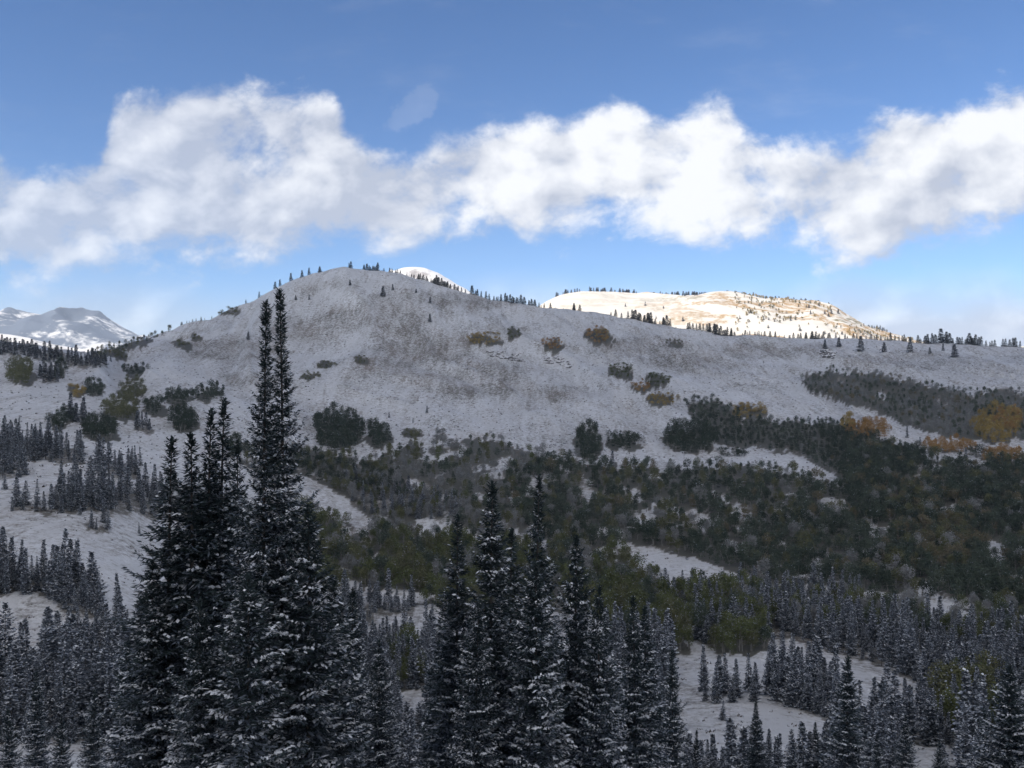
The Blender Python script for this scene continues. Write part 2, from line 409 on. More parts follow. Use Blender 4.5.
# clumps: (u, v, ru, rv, tint, height m, label)
CL = [
    (339, 434, 26, 19, 'deep', 9.5, 'aspen of the big round dark grove at the foot of the hill'),
    (379, 440, 13, 10, 'deep', 8.5, 'aspen of the small grove touching the round dark grove'),
    (183, 424, 15, 9, 'deep', 8.5, 'aspen of the lone round grove left of the tall twin firs'),
    (210, 396, 17, 6, 'deep', 8, 'dark aspen at the right end of the long grove on the left slope'),
    (180, 400, 17, 6, 'deep', 8, 'dark aspen in the middle of the long grove on the left slope'),
    (154, 409, 11, 8, 'deep', 7, 'dark aspen at the left end of the long grove on the left slope'),
    (120, 412, 19, 10, 'olive', 7, 'olive aspen in the lowest tier of the stepped grove at left'),
    (133, 393, 14, 10, 'olive', 7.5, 'olive aspen in the middle tier of the stepped grove at left'),
    (136, 372, 14, 6, 'deep', 7, 'dark aspen in the top tier of the stepped grove at left'),
    (78, 392, 9, 6, 'gold', 5.5, 'yellow brown bush beside the dark bush on the left slope'),
    (95, 391, 10, 7, 'deep', 7, 'dark aspen beside the yellow brown bush on the left slope'),
    (121, 357, 8, 5, 'olive', 6, 'olive bush alone above the stepped grove'),
    (20, 375, 13, 12, 'olive', 9, 'olive aspen of the tall grove near the left edge'),
    (60, 374, 8, 8, 'deep', 8, 'dark aspen beside the frosted firs at upper left'),
    (100, 433, 19, 9, 'deep', 7.5, 'dark aspen in the grove above the left fir wood'),
    (58, 426, 9, 6, 'deep', 6.5, 'dark aspen beside the lilac fir at left'),
    (68, 418, 8, 6, 'deep', 6, 'dark aspen behind the lilac fir at left'),
    (235, 452, 8, 9, 'deep', 7, 'dark aspen behind the foreground spires'),
    (412, 435, 9, 5, 'olive', 5, 'small olive bush right of the round grove'),
    (441, 438, 7, 5, 'grey', 5.5, 'small grey bush on the snow right of the round grove'),
    (454, 447, 7, 5, 'grey', 5, 'lowest small grey bush right of the round grove'),
    (415, 452, 9, 8, 'olive', 6, 'olive aspen at the top of the valley thicket'),
    (588, 446, 14, 15, 'deep', 9, 'dark aspen in the left half of the paired grove on the slope'),
    (622, 445, 18, 6, 'deep', 8, 'dark aspen in the right half of the paired grove on the slope'),
    (690, 441, 27, 14, 'deep', 8.5, 'dark aspen of the grove at the tip of the right thicket strip'),
    (733, 455, 16, 4, 'deep', 5.5, 'dark bush on the snow under the right thicket strip'),
    (868, 433, 23, 7, 'rust', 7, 'rust orange aspen of the bright clump right of centre'),
    (848, 428, 8, 8, 'gold', 7.5, 'gold aspen left of the rust orange clump'),
    (950, 449, 28, 6, 'rust', 6.5, 'rust orange aspen in the thin row above the dark wood'),
    (1003, 460, 24, 6, 'rust', 7, 'rust orange aspen at the right end of the thin row'),
    (997, 428, 26, 17, 'gold', 7.5, 'brown gold aspen of the patch at the right edge'),
    (1008, 424, 16, 11, 'rust', 7.5, 'rust aspen inside the brown gold patch at the right edge'),
    (750, 413, 20, 7, 'gold', 5.5, 'gold bush above the right thicket strip'),
    (663, 401, 17, 6, 'gold', 5, 'ochre bush at the right end of the diagonal row on the slope'),
    (641, 388, 10, 5, 'rust', 4, 'rust bush in the middle of the diagonal row on the slope'),
    (621, 372, 14, 6, 'green', 4, 'green bush at the upper end of the diagonal row on the slope'),
    (659, 382, 13, 7, 'green', 4, 'green bush above the diagonal row on the slope'),
    (598, 336, 12, 9, 'rust', 5.3, 'rust orange bush of the patch below the middle of the crest'),
    (602, 338, 9, 6, 'gold', 4.5, 'gold bush of the patch below the middle of the crest'),
    (674, 343, 10, 3, 'olive', 3.5, 'olive bush of the short streak below the right crest'),
    (514, 335, 8, 6, 'olive', 5, 'olive bush beside the long brown bushes'),
    (484, 340, 18, 6, 'gold', 4.5, 'ochre bush of the long patch right of the hilltop'),
    (552, 345, 13, 5, 'rust', 4.5, 'rust bush of the patch above the rocks'),
    (361, 361, 8, 4, 'olive', 3.5, 'olive bush alone in the middle of the hill face'),
    (327, 366, 11, 4, 'olive', 3.5, 'upper of the olive bushes left of the middle of the hill face'),
    (311, 377, 12, 4, 'olive', 3.5, 'lower of the olive bushes left of the middle of the hill face'),
    (183, 345, 8, 4, 'olive', 5, 'olive bush lower of the pair on the left flank'),
    (196, 339, 5, 4, 'olive', 5, 'olive bush upper of the pair on the left flank'),
    (229, 312, 12, 4, 'olive', 5.5, 'olive bush on the left skyline of the hill'),
]
CON = [
    ([(0, 347), (0, 337), (30, 348), (70, 356), (112, 362), (100, 369), (60, 366), (25, 356)], 4.6, (8, 12), 'lilac grey fir on the upper left skyline'),
    ([(40, 372), (58, 372), (58, 384), (40, 384)], 5, (8, 12), 'frosted fir between the olive and dark groves at upper left'),
    ([(70, 414), (86, 414), (86, 424), (70, 424)], 5, (11, 13), 'lilac frosted fir amid the dark groves at left'),
    ([(135, 424), (150, 424), (150, 432), (135, 432)], 5, (6, 9), 'small frosted fir beside the lone round grove'),
    ([(0, 432), (40, 442), (80, 452), (82, 464), (40, 462), (0, 458)], 6.2, (9, 14), 'frosted fir in the upper band of the left wood'),
    ([(0, 460), (26, 463), (26, 478), (0, 478)], 7, (9, 12), 'frosted fir at the left end below the upper band'),
    ([(96, 462), (138, 466), (136, 478), (98, 476)], 6.5, (9, 13), 'frosted fir in the small wood above the left knoll'),
    ([(12, 512), (14, 505), (50, 505), (60, 488), (165, 492), (235, 500), (235, 525), (160, 520), (110, 510), (60, 514)], 7.6, (8, 13), 'frosted fir in the row along the top of the left knoll'),
    ([(88, 524), (108, 524), (108, 532), (88, 532)], 8, (7, 9.5), 'frosted fir of the group standing on the front of the left knoll'),
    ([(0, 560), (60, 580), (98, 598), (98, 618), (60, 612), (55, 596), (0, 594)], 8.5, (8, 13), 'frosted fir in the wood below the left knoll'),
    ([(0, 676), (70, 672), (115, 660), (165, 648), (165, 745), (0, 745)], 13, (8, 13), 'frosted fir in the dense lower left wood'),
    ([(372, 596), (416, 596), (414, 614), (374, 614)], 7, (9, 12), 'frosted fir of the group on the valley floor'),
    ([(335, 602), (370, 602), (370, 628), (335, 628)], 9, (6, 11), 'frosted fir beside the left grove on the valley floor'),
    ([(352, 640), (450, 632), (450, 690), (352, 690)], 8.5, (7, 12), 'frosted fir in the gap between the foreground groves'),
    ([(345, 480), (425, 492), (470, 510), (440, 522), (350, 512)], 8, (7, 10), 'frosted fir poking out of the valley thicket'),
    ([(790, 622), (860, 626), (1024, 645), (1024, 715), (960, 705), (930, 690), (870, 662), (800, 645)], 9.6, (8, 12), 'frosted fir in the broad belt of the right valley'),
    ([(768, 672), (800, 676), (838, 700), (835, 722), (770, 704)], 9, (8, 12), 'frosted fir of the grove beside the lower snowfield'),
    ([(700, 690), (760, 692), (760, 704), (704, 704)], 11, (7, 10), 'frosted fir on the upper part of the lower snowfield'),
    ([(600, 650), (668, 650), (668, 690), (600, 690)], 10, (10, 13), 'frosted fir behind the central foreground grove'),
    ([(690, 610), (790, 605), (800, 640), (700, 645)], 9, (8, 11), 'frosted fir rising from the moss green aspens'),
    ([(640, 592), (760, 592), (760, 606), (640, 604)], 6.5, (6, 9), 'small frosted fir in the line under the slanting snow strip'),
    ([(740, 590), (860, 596), (860, 625), (740, 620)], 8, (8, 11), 'frosted fir beside the small snow patch at right'),
    ([(835, 752), (930, 748), (960, 728), (1024, 722), (1024, 800), (835, 800)], 15, (8, 13), 'frosted fir of the lower right wood'),
    ([(690, 768), (835, 762), (835, 815), (690, 815)], 15, (4, 7.5), 'small frosted fir along the bottom of the lower snowfield'),
    ([(872, 728), (940, 716), (948, 765), (872, 775)], 11, (7, 11), 'frosted fir closing the lower end of the narrow right hand snow strip'),
    ([(62, 640), (128, 622), (150, 640), (110, 668), (66, 668)], 11, (6, 11), 'frosted fir between the two left hand snow patches'),
]
def widen(P): return [(1230 if a == 1024 else (-190 if a == 0 else a), b + (14 if a == 1024 and b > 480 else 0)) for a, b in P]
DEC = [(widen(d[0]),) + tuple(d[1:]) for d in DEC]
CON = [(widen(c[0]),) + tuple(c[1:]) for c in CON]
CON += [([(165, 630), (350, 640), (395, 700), (395, 800), (165, 800)], 17, (8, 13), 'frosted fir behind the left foreground grove'),
        ([(440, 660), (600, 655), (668, 690), (668, 800), (440, 800)], 17, (8, 13), 'frosted fir behind the lower part of the central grove'),
        ([(388, 715), (440, 705), (440, 800), (388, 800)], 14, (6, 11), 'frosted fir low in the gap between the foreground groves')]
UVEG = [d[0] for d in DEC]
DCUT = [-.165, -.12, -.15, -.24, -.24, -.2, -.3, -.2, -.16, -.3, -.3, -.2, -.3]

# ------------------------------------------------------------------ ground
def build_ground():
    rows = np.concatenate([np.linspace(-380, 6, 50), 9 * (1250 / 9.) ** np.linspace(0, 1, 560), 1250 * (12000 / 1250.) ** np.linspace(0, 1, 60)[1:]])
    a = np.linspace(-1, 1, 901)
    Y = rows[:, None] * np.ones_like(a)[None]
    X = a[None] * (60 + 1.12 * np.abs(rows))[:, None]
    Z = height(X, Y)
    V = np.stack([X, Y, Z], -1).reshape(-1, 3)
    nr, nc = X.shape
    i = np.arange(nr - 1)[:, None] * nc + np.arange(nc - 1)[None]
    Q = np.stack([i, i + 1, i + nc + 1, i + nc], -1).reshape(-1, 4)
    # how much brush covers the ground
    u = CX + F * X / np.maximum(Y, 1); v = CY - F * Z / np.maximum(Y, 1)
    jit = 6 * fbm(u / 9, v / 9, 3, 70) * 2
    uu = u + jit * 1.5; vv = v + jit
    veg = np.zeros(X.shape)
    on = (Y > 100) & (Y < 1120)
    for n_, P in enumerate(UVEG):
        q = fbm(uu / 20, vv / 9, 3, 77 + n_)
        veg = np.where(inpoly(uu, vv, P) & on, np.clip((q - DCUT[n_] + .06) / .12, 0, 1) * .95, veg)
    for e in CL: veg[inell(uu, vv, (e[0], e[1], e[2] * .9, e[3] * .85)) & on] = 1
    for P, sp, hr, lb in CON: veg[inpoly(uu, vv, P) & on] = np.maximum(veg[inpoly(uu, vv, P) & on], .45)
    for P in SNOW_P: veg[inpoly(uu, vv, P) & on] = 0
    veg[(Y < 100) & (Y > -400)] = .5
    bare = np.zeros(X.shape)
    for e in [(395, 335, 40, 45), (345, 320, 35, 14), (440, 350, 40, 18), (640, 345, 60, 12), (560, 395, 30, 10), (330, 285, 28, 7), (470, 300, 60, 9), (900, 360, 90, 9),
              (780, 352, 70, 10), (480, 380, 60, 20), (230, 350, 60, 15), (300, 330, 40, 14), (260, 380, 40, 8), (700, 365, 60, 12)]:
        q = ((uu - e[0]) / e[2]) ** 2 + ((vv - e[1]) / e[3]) ** 2
        bare = np.maximum(bare, np.clip(1.3 - q, 0, 1) * on)
    me = mesh_np('ground', V, Q, None, [], True)
    for nm, arr in (('veg', veg), ('bare', bare)):
        at = me.attributes.new(nm, 'FLOAT', 'POINT'); at.data.foreach_set('value', arr.astype(np.float32).ravel())
    m, nt, p = mat('snowy_grass_ground'); t = NT(nt)
    g = t.n('ShaderNodeNewGeometry').outputs['Position']
    va = t.n('ShaderNodeAttribute', attribute_name='veg').outputs['Fac']
    ba = t.n('ShaderNodeAttribute', attribute_name='bare').outputs['Fac']
    big = t.noise(g, .012, 5, .6, .4)
    mid = t.noise(t.mapping(g, (1, .45, .45), (0, 0, .3)), .07, 5, .65, .5)
    fine = t.noise(g, .42, 6, .75)
    tiny = t.noise(g, 1.6, 4, .7)
    streak = t.noise(t.mapping(g, (1, .10, .25), (0, 0, -.35)), .16, 5, .7, .6)
    k = t.math('ADD', t.math('MULTIPLY', big, .9), t.math('MULTIPLY', mid, 1.1))
    k = t.math('ADD', k, t.math('MULTIPLY', fine, 2.1))
    k = t.math('ADD', k, t.math('MULTIPLY', tiny, .9))        # mean 2.5
    k = t.math('ADD', k, t.math('MULTIPLY', t.math('SUBTRACT', streak, .5), .85))
    k = t.math('ADD', k, t.math('MULTIPLY', ba, .25))
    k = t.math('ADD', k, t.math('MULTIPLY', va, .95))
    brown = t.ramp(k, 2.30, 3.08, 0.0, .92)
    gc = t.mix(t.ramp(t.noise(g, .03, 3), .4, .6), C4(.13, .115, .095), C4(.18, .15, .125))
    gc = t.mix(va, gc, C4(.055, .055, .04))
    sn = t.mix(t.ramp(mid, .35, .65), C4(.585, .59, .61), C4(.72, .73, .76))
    c = t.mix(brown, sn, gc)
    t.set(p.inputs['Base Color'], c)
    p.inputs['Roughness'].default_value = .75; p.inputs['Specular IOR Level'].default_value = .2
    b = t.n('ShaderNodeBump'); b.inputs['Strength'].default_value = .75; b.inputs['Distance'].default_value = 1.3
    t.set(b.inputs['Height'], t.math('ADD', fine, t.math('MULTIPLY', tiny, .5))); t.set(p.inputs['Normal'], b.outputs[0])
    me.materials.append(m)
    o = link('ground', me); o['kind'] = 'structure'
build_ground()

# ------------------------------------------------------------------ far mountains
def ridge_mesh(name, crest, D, foot, w, zlow, amp, wav, m, seed, back=1200, nu=360, nr=120):
    u = np.linspace(crest[0][0], crest[-1][0], nu); v = np.interp(u, *zip(*crest)); v = gauss(v, 1.5, 0)
    zc = -(v - CY) / F * D
    tt_ = np.linspace(0, 1, nr)
    ys = foot + (D - foot) * tt_
    front = zlow + (zc[None, :] - zlow) * (np.sin((tt_ - .5) * math.pi) * .5 + .5)[:, None] ** .85
    yb = D + back * np.linspace(0, 1, 20)[1:]
    bk = zc[None, :] + (zlow - zc[None, :]) * (np.linspace(0, 1, 20)[1:] ** 1.1)[:, None]
    Y = np.concatenate([ys, yb])[:, None] * np.ones(nu)[None]
    Z = np.concatenate([front, bk])
    X = (u[None, :] - CX) / F * D * (.55 + .45 * Y / D)
    e = np.clip(np.minimum(np.arange(nu), np.arange(nu)[::-1]) / (nu * .06), 0, 1)[None, :]
    Z = zlow - 30 + (Z - zlow + 30) * (.15 + .85 * e)
    rg = 1 - 2 * np.abs(2 * fbm(X / wav, Y / wav, 4, seed)) * 1.0
    env = np.clip((Z - zlow) / (zc.max() - zlow + 1), 0, 1)
    fade = np.ones_like(Z); fade[nr - 12:nr + 4] = .25
    Z = Z + amp * (rg - .5) * env ** .5 * fade + fbm(X / (wav * .12), Y / (wav * .12), 3, seed + 9) * amp * .22 * fade
    V = np.stack([X, Y, Z], -1).reshape(-1, 3)
    n0, nc = X.shape
    i = np.arange(n0 - 1)[:, None] * nc + np.arange(nc - 1)[None]
    Q = np.stack([i, i + 1, i + nc + 1, i + nc], -1).reshape(-1, 4)
    me = mesh_np(name, V, Q, None, [m], True)
    o = link(name, me); o['kind'] = 'structure'
    return X, Y, Z

def mountain_mat(name, scale, thr, rock, veg=None, snow=(.72, .70, .68, 1)):
    m, nt, p = mat(name); t = NT(nt)
    g = t.n('ShaderNodeNewGeometry'); pos = g.outputs['Position']
    nz = t.n('ShaderNodeSeparateXYZ'); t.set(nz.inputs[0], g.outputs['Normal'])
    k = t.math('ADD', t.noise(pos, scale, 6, .65, .3), t.math('MULTIPLY', t.noise(pos, scale * 6, 5, .7), .5))
    k = t.math('SUBTRACT', k, t.math('MULTIPLY', nz.outputs[2], .35))
    c = t.mix(t.ramp(k, thr, thr + .16), snow, rock)  # rock tone; on the ridge and the range it also paints in shade
    if veg:
        sxn = t.n('ShaderNodeSeparateXYZ'); t.set(sxn.inputs[0], pos); sx = sxn.outputs[0]
        k2 = t.noise(t.mapping(pos, (.6, 1, 2.2)), scale * 1.3, 5, .6, .5)
        for lo, hi, cc in veg:
            a = t.ramp(k2, lo, lo + .025); b = t.ramp(k2, hi, hi + .025, 1, 0)
            f = t.math('MULTIPLY', t.math('MULTIPLY', t.math('MULTIPLY', a, b), t.ramp(sx, 250, 620, .25, 1.0)), t.ramp(t.noise(pos, scale * 22, 4, .7), .38, .56, .15, .95))
            c = t.mix(f, c, cc)
    t.set(p.inputs['Base Color'], c); p.inputs['Roughness'].default_value = .8
    p.inputs['Specular IOR Level'].default_value = .15
    bp = t.n('ShaderNodeBump'); bp.inputs['Strength'].default_value = .6; bp.inputs['Distance'].default_value = .02 / scale
    t.set(bp.inputs['Height'], t.noise(pos, scale * 9, 5, .7)); t.set(p.inputs['Normal'], bp.outputs[0])
    return m
RX, RY, RZ = ridge_mesh('sunlit_ridge', [(440, 345), (520, 320), (545, 302), (560, 295), (580, 292), (620, 294), (660, 297), (690, 297), (715, 295), (735, 296), (770, 301), (798, 303), (822, 306), (838, 315), (858, 328), (920, 345), (1100, 352), (1300, 360)],
           2600, 1750, 1, -60, 20, 300, mountain_mat('ridge_snow', .004, .50, C4(.36, .29, .20), snow=C4(.66, .62, .56), veg=[(.50, .56, C4(.36, .22, .09)), (.60, .66, C4(.2, .17, .09))]), 5)  # rock mask widened so its tan also paints shade bands
ridge_mesh('snowy_peak', [(350, 300), (375, 282), (392, 271), (405, 268), (425, 270), (440, 275), (452, 282), (466, 291), (485, 306), (560, 340)],
           4200, 3300, 1, 150, 75, 330, mountain_mat('peak_snow', .004, .50, C4(.34, .31, .3)), 15, nu=200, nr=60)
ridge_mesh('distant_range', [(-260, 335), (-150, 322), (-60, 325), (-20, 322), (5, 316), (17, 311), (28, 313), (44, 315), (58, 310), (75, 313), (90, 317), (104, 316), (112, 322), (125, 329), (150, 340), (220, 350), (320, 365)],
           7500, 5200, 1, -150, 130, 1000, mountain_mat('range_snow', .0030, .27, C4(.10, .12, .16)), 27, back=2500, nu=420, nr=160)  # blue-grey covers rock and forest plus painted cloud shadow
ridge_mesh('near_foothill', [(-260, 350), (-60, 338), (0, 334), (20, 337), (45, 343), (75, 350), (110, 354), (160, 360), (240, 372)],
           3600, 2700, 1, -150, 60, 600, mountain_mat('foothill_snow', .003, .42, C4(.12, .12, .10)), 44, back=900, nu=240, nr=80)

# ------------------------------------------------------------------ rocks on the slope
def rock_outcrop(u0, v0, n, wu, label):
    ems = []
    m, nt, p = mat('grey_rock'); t = NT(nt)
    g = t.n('ShaderNodeNewGeometry'); sp = t.n('ShaderNodeSeparateXYZ'); t.set(sp.inputs[0], g.outputs['Normal'])
    f = t.ramp(sp.outputs[2], .15, .5)
    t.set(p.inputs['Base Color'], t.mix(f, t.mix(t.noise(g.outputs['Position'], .8, 4), C4(.05, .05, .055), C4(.16, .15, .15)), C4(.6, .6, .63)))
    p.inputs['Roughness'].default_value = .9
    r = np.random.default_rng(int(u0))
    us = u0 + r.uniform(-wu, wu, n); vs = v0 + (us - u0) * .18 + r.uniform(-3, 3, n)
    x, y, z = hit(us, vs)
    import bmesh
    bm = bmesh.new()
    for k in range(n):
        s = r.uniform(1.0, 2.3)
        mtx = __import__('mathutils').Matrix.Translation((x[k], y[k], z[k] + .1)) @ __import__('mathutils').Matrix.Diagonal((s * r.uniform(1, 2.4), s, s * r.uniform(.4, .8), 1))
        a = bmesh.ops.create_icosphere(bm, subdivisions=2, radius=1, matrix=mtx)
        for v in a['verts']:
            v.co += __import__('mathutils').Vector(r.normal(0, .22 * s, 3))
    c = (x.mean(), y.mean(), z.mean())
    for v in bm.verts: v.co -= __import__('mathutils').Vector(c)
    me = bpy.data.meshes.new('rock_outcrop'); bm.to_mesh(me); bm.free(); me.materials.append(m)
    o = link('rock_outcrop', me); o.location = c; o['label'] = label; o['category'] = 'rock outcrop'
rock_outcrop(505, 357, 22, 15, 'dark broken rock ledge right of the long brown bushes')
rock_outcrop(558, 363, 24, 14, 'widest dark rock ledge below the rust bushes on the hill')
rock_outcrop(828, 355, 40, 6, 'low dark rock band under the right part of the crest')

# ------------------------------------------------------------------ tree libraries
M_dust = leaf_mat('dusted_needles', C4(.10, .125, .16), C4(.24, .275, .33), 0, 1.2)
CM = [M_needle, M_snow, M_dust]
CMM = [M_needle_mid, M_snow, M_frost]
FG = []
for s_, (H, R, dk, pw, sn) in enumerate([(26, 3.5, 11.5, 1.6, .26), (25, 3.4, 11.5, 1.6, .26), (17, 2.9, 7.5, 1.25, .30), (17, 3.3, 7.0, 1.1, .42), (16, 2.4, 7, 1.3, .22), (15, 3.3, 6.5, 1.1, .46), (18, 2.7, 8.5, 1.4, .20), (12, 2.9, 5.5, 1.1, .42)]):
    FG.append((H, R) + conifer_meshes('fir', 100 + s_, H, R, .36, 12, .06, .048, .33, sn * .22, CM, dk=dk, pw=pw, bare=.02, gap=.12, flat=.3, snw=1.3, pad=sn * 1.35, frost=.42)[:2])
MID = []
for s_ in range(10):
    H = 11; R = [2.5, 2.1, 2.7, 2.2, 1.9, 2.9, 2.3, 3.3, 2.6, 1.5][s_]
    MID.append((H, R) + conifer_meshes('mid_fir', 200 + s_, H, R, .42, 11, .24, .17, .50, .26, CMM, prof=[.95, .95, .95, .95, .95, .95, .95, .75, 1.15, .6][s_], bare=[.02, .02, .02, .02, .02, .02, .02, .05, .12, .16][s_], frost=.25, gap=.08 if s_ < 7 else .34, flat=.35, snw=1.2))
FAR = []
for s_ in range(5):
    H = 11; R = [2.6, 2.2, 2.9, 2.4, 2.7][s_]
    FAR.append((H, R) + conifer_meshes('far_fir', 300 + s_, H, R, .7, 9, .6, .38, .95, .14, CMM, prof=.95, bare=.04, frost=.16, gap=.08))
BL = []   # broadleaf shapes, far and near versions
for s_ in range(6):
    H = 7.0; W = [5.2, 4.4, 6.0, 5.0, 3.8, 5.6][s_]
    BL.append(broadleaf(400 + s_, H, W, 640, .43, .02))
BN = []
for s_ in range(5):
    H = 8.0; W = [5.2, 4.6, 5.8, 5.0, 4.4][s_]
    BN.append(broadleaf(500 + s_, H, W, 1500, .32, .05, 4))
BLM = {}
for tn, tm in TINT.items():
    for lod, lib in (('f', BL), ('n', BN)):
        for k, ((V, Q, MI), (tv, tq)) in enumerate(lib):
            BLM[(tn, lod, k)] = None
def bl_mesh(tn, lod, k):
    if BLM[(tn, lod, k)] is None:
        (V, Q, MI), (tv, tq) = (BL if lod == 'f' else BN)[k]
        BLM[(tn, lod, k)] = (mesh_np('aspen_crown', V, Q, MI, [TINT[tn], TINT[tn] if tn == 'deep' else M_frost]), mesh_np('aspen_trunk', tv, tq, None, [M_pale_bark], True))
    return BLM[(tn, lod, k)]

def thing(name, loc, rz, sc, label, cat, group, parts):
    e = bpy.data.objects.new(name, None); COL.objects.link(e)
    tl_ = 0 if group == 'foreground firs' else .035
    e.location = loc; e.rotation_euler = (random.gauss(0, tl_), random.gauss(0, tl_), rz); e.scale = sc; e.empty_display_size = .5
    e['label'] = label; e['category'] = cat
    if group: e['group'] = group
    for pn, me in parts:
        p = bpy.data.objects.new(pn, me); COL.objects.link(p); p.parent = e
    return e

# ------------------------------------------------------------------ foreground firs, each placed by its top
FGT = [  # u, v of top, distance, variant, width factor, label
    (280, 288, 42.0, 0, 1.00, 'tallest dark fir spire, right one of the foreground twin spires'),
    (266, 300, 41.2, 1, .95, 'slightly shorter left one of the tall foreground twin spires'),
    (225, 398, 46.0, 6, 1.15, 'slim dark fir tip just left of the tall twin spires'),
    (212, 408, 45.0, 6, 1.05, 'thin dark fir spire, second one left of the tall twin spires'),
    (237, 440, 47.5, 4, .9, 'small fir tip tucked between the twin spires and its slim neighbour'),
    (189, 432, 44.0, 4, 1.15, 'right of the two thin fir tips at the left end of the foreground grove'),
    (172, 436, 44.5, 6, 1.15, 'leftmost thin fir tip of the foreground grove, over the knoll'),
    (150, 560, 43.0, 3, 1.0, 'bushy snow flecked fir on the left flank of the foreground grove'),
    (305, 505, 40.0, 5, 1.0, 'snow laden fir under the right side of the twin spires'),
    (332, 575, 43.0, 3, .95, 'bushy snow laden fir at the right flank of the left grove'),
    (356, 588, 60.0, 2, .95, 'frosted fir with narrow tip standing right of the left grove'),
    (378, 640, 56.0, 3, .9, 'low frosted fir closing the right end of the left grove'),
    (200, 600, 38.0, 5, 1.0, 'snow flecked fir low in front of the left grove'),
    (245, 575, 37.0, 7, 1.1, 'snow flecked fir at the foot of the twin spires'),
    (130, 640, 52.0, 2, 1.0, 'dark fir at the lower left edge of the foreground grove'),
    (457, 514, 48.0, 6, 1.15, 'left fir spire of the central foreground grove'),
    (492, 480, 46.0, 2, 1.05, 'tallest fir in the left half of the central foreground grove'),
    (513, 528, 48.0, 4, 1.1, 'dark slim fir squeezed between the two tall central firs'),
    (540, 474, 52.0, 6, 1.0, 'fir with the tallest narrow tip of the central foreground grove'),
    (536, 560, 43.0, 5, 1.0, 'bushy snowy fir in front of the tallest central tip'),
    (579, 535, 47.0, 3, .95, 'snow laden fir spire right of the tallest central tip'),
    (601, 585, 45.0, 5, .85, 'snow flecked fir leaning into the right of the central grove'),
    (480, 600, 42.0, 3, .9, 'broad dark fir at the front of the central grove'),
    (632, 596, 58.0, 2, .95, 'left fir of the pair at the right end of the central grove'),
    (645, 606, 60.0, 4, 1.1, 'right fir of the pair at the right end of the central grove'),
    (672, 650, 82.0, 2, .9, 'short fir beside the edge of the lower snowfield'),
    (440, 640, 58.0, 4, 1.1, 'slim frosted fir low at the left of the central grove'),
    (848, 655, 76.0, 2, 1.15, 'large snow flecked fir standing alone low at the right'),
    (756, 702, 84.0, 4, 1.1, 'slender fir at the bottom of the lower snowfield'),
    (698, 730, 82.0, 2, .9, 'fir tip at the bottom edge left of the slender fir'),
    (1012, 665, 52.0, 5, 1.25, 'large dark fir cut off by the right edge'),
    (985, 712, 56.0, 3, 1.0, 'dark fir low beside the large fir at the right edge'),
    (905, 715, 92.0, 3, .95, 'frosted fir low right of the large lone fir'),
    (815, 722, 88.0, 4, 1.2, 'slim fir low left of the large lone fir'),
    (876, 735, 80.0, 3, .9, 'snowy fir at the bottom edge against the large lone fir'),
    (940, 742, 78.0, 3, .9, 'snowy fir at the bottom edge below the olive clump'),
    (35, 672, 92.0, 2, 1.0, 'dark fir in the lower left corner, nearest its edge'),
    (95, 690, 88.0, 3, .9, 'snow flecked fir in front of the lower left wood'),
    (62, 715, 84.0, 5, .85, 'low snow flecked fir between the two lower left firs'),
    (8, 708, 80.0, 3, .9, 'snow flecked fir cut off by the left edge'),
]
for i, (u, v, d, k, wf, lb) in enumerate(FGT):
    x = (u - CX) / F * d; zt = (CY - v) / F * d
    zb = float(height(x, d)) - .1
    H, R, cr, tr = FG[k]
    s = (zt - zb) / H
    if i < 2: wf *= .84
    wf *= .86 if 440 < u < 700 else .93
    wx_ = wf * (s if s < 1.1 else (1 + (s - 1) * .5))
    thing('fir_tree', (x, d, zb), random.uniform(0, 6.28) if i > 1 else (2.6 if i == 0 else .4), (wx_, wx_, s), lb, 'fir tree', 'foreground firs', [('crown', cr), ('trunk', tr)])

# ------------------------------------------------------------------ scattering on the slopes
def scatter(P, sp, seed, asp=.62, bb=None):
    r = np.random.default_rng(seed)
    if callable(P): test = P; x0, x1, y0, y1 = bb
    else:
        A = np.array(P); x0, y0 = A.min(0); x1, y1 = A.max(0); test = lambda a, b: inpoly(a, b, P)
    n = int((x1 - x0) * (y1 - y0) / (sp * sp * asp) * 9) + 40
    n = min(n, 60000)
    cu = r.uniform(x0, x1, n); cv = r.uniform(y0, y1, n)
    ok = test(cu, cv); cu = cu[ok]; cv = cv[ok]
    grid = {}; out = []
    for a, b in zip(cu, cv):
        gx, gy = int(a / sp), int(b / (sp * asp)); bad = False
        for i in (-1, 0, 1):
            for j in (-1, 0, 1):
                for (c, d) in grid.get((gx + i, gy + j), ()):
                    if (a - c) ** 2 + ((b - d) / asp) ** 2 < sp * sp: bad = True; break
                if bad: break
            if bad: break
        if not bad: grid.setdefault((gx, gy), []).append((a, b)); out.append((a, b))
    return np.array(out) if out else np.zeros((0, 2))

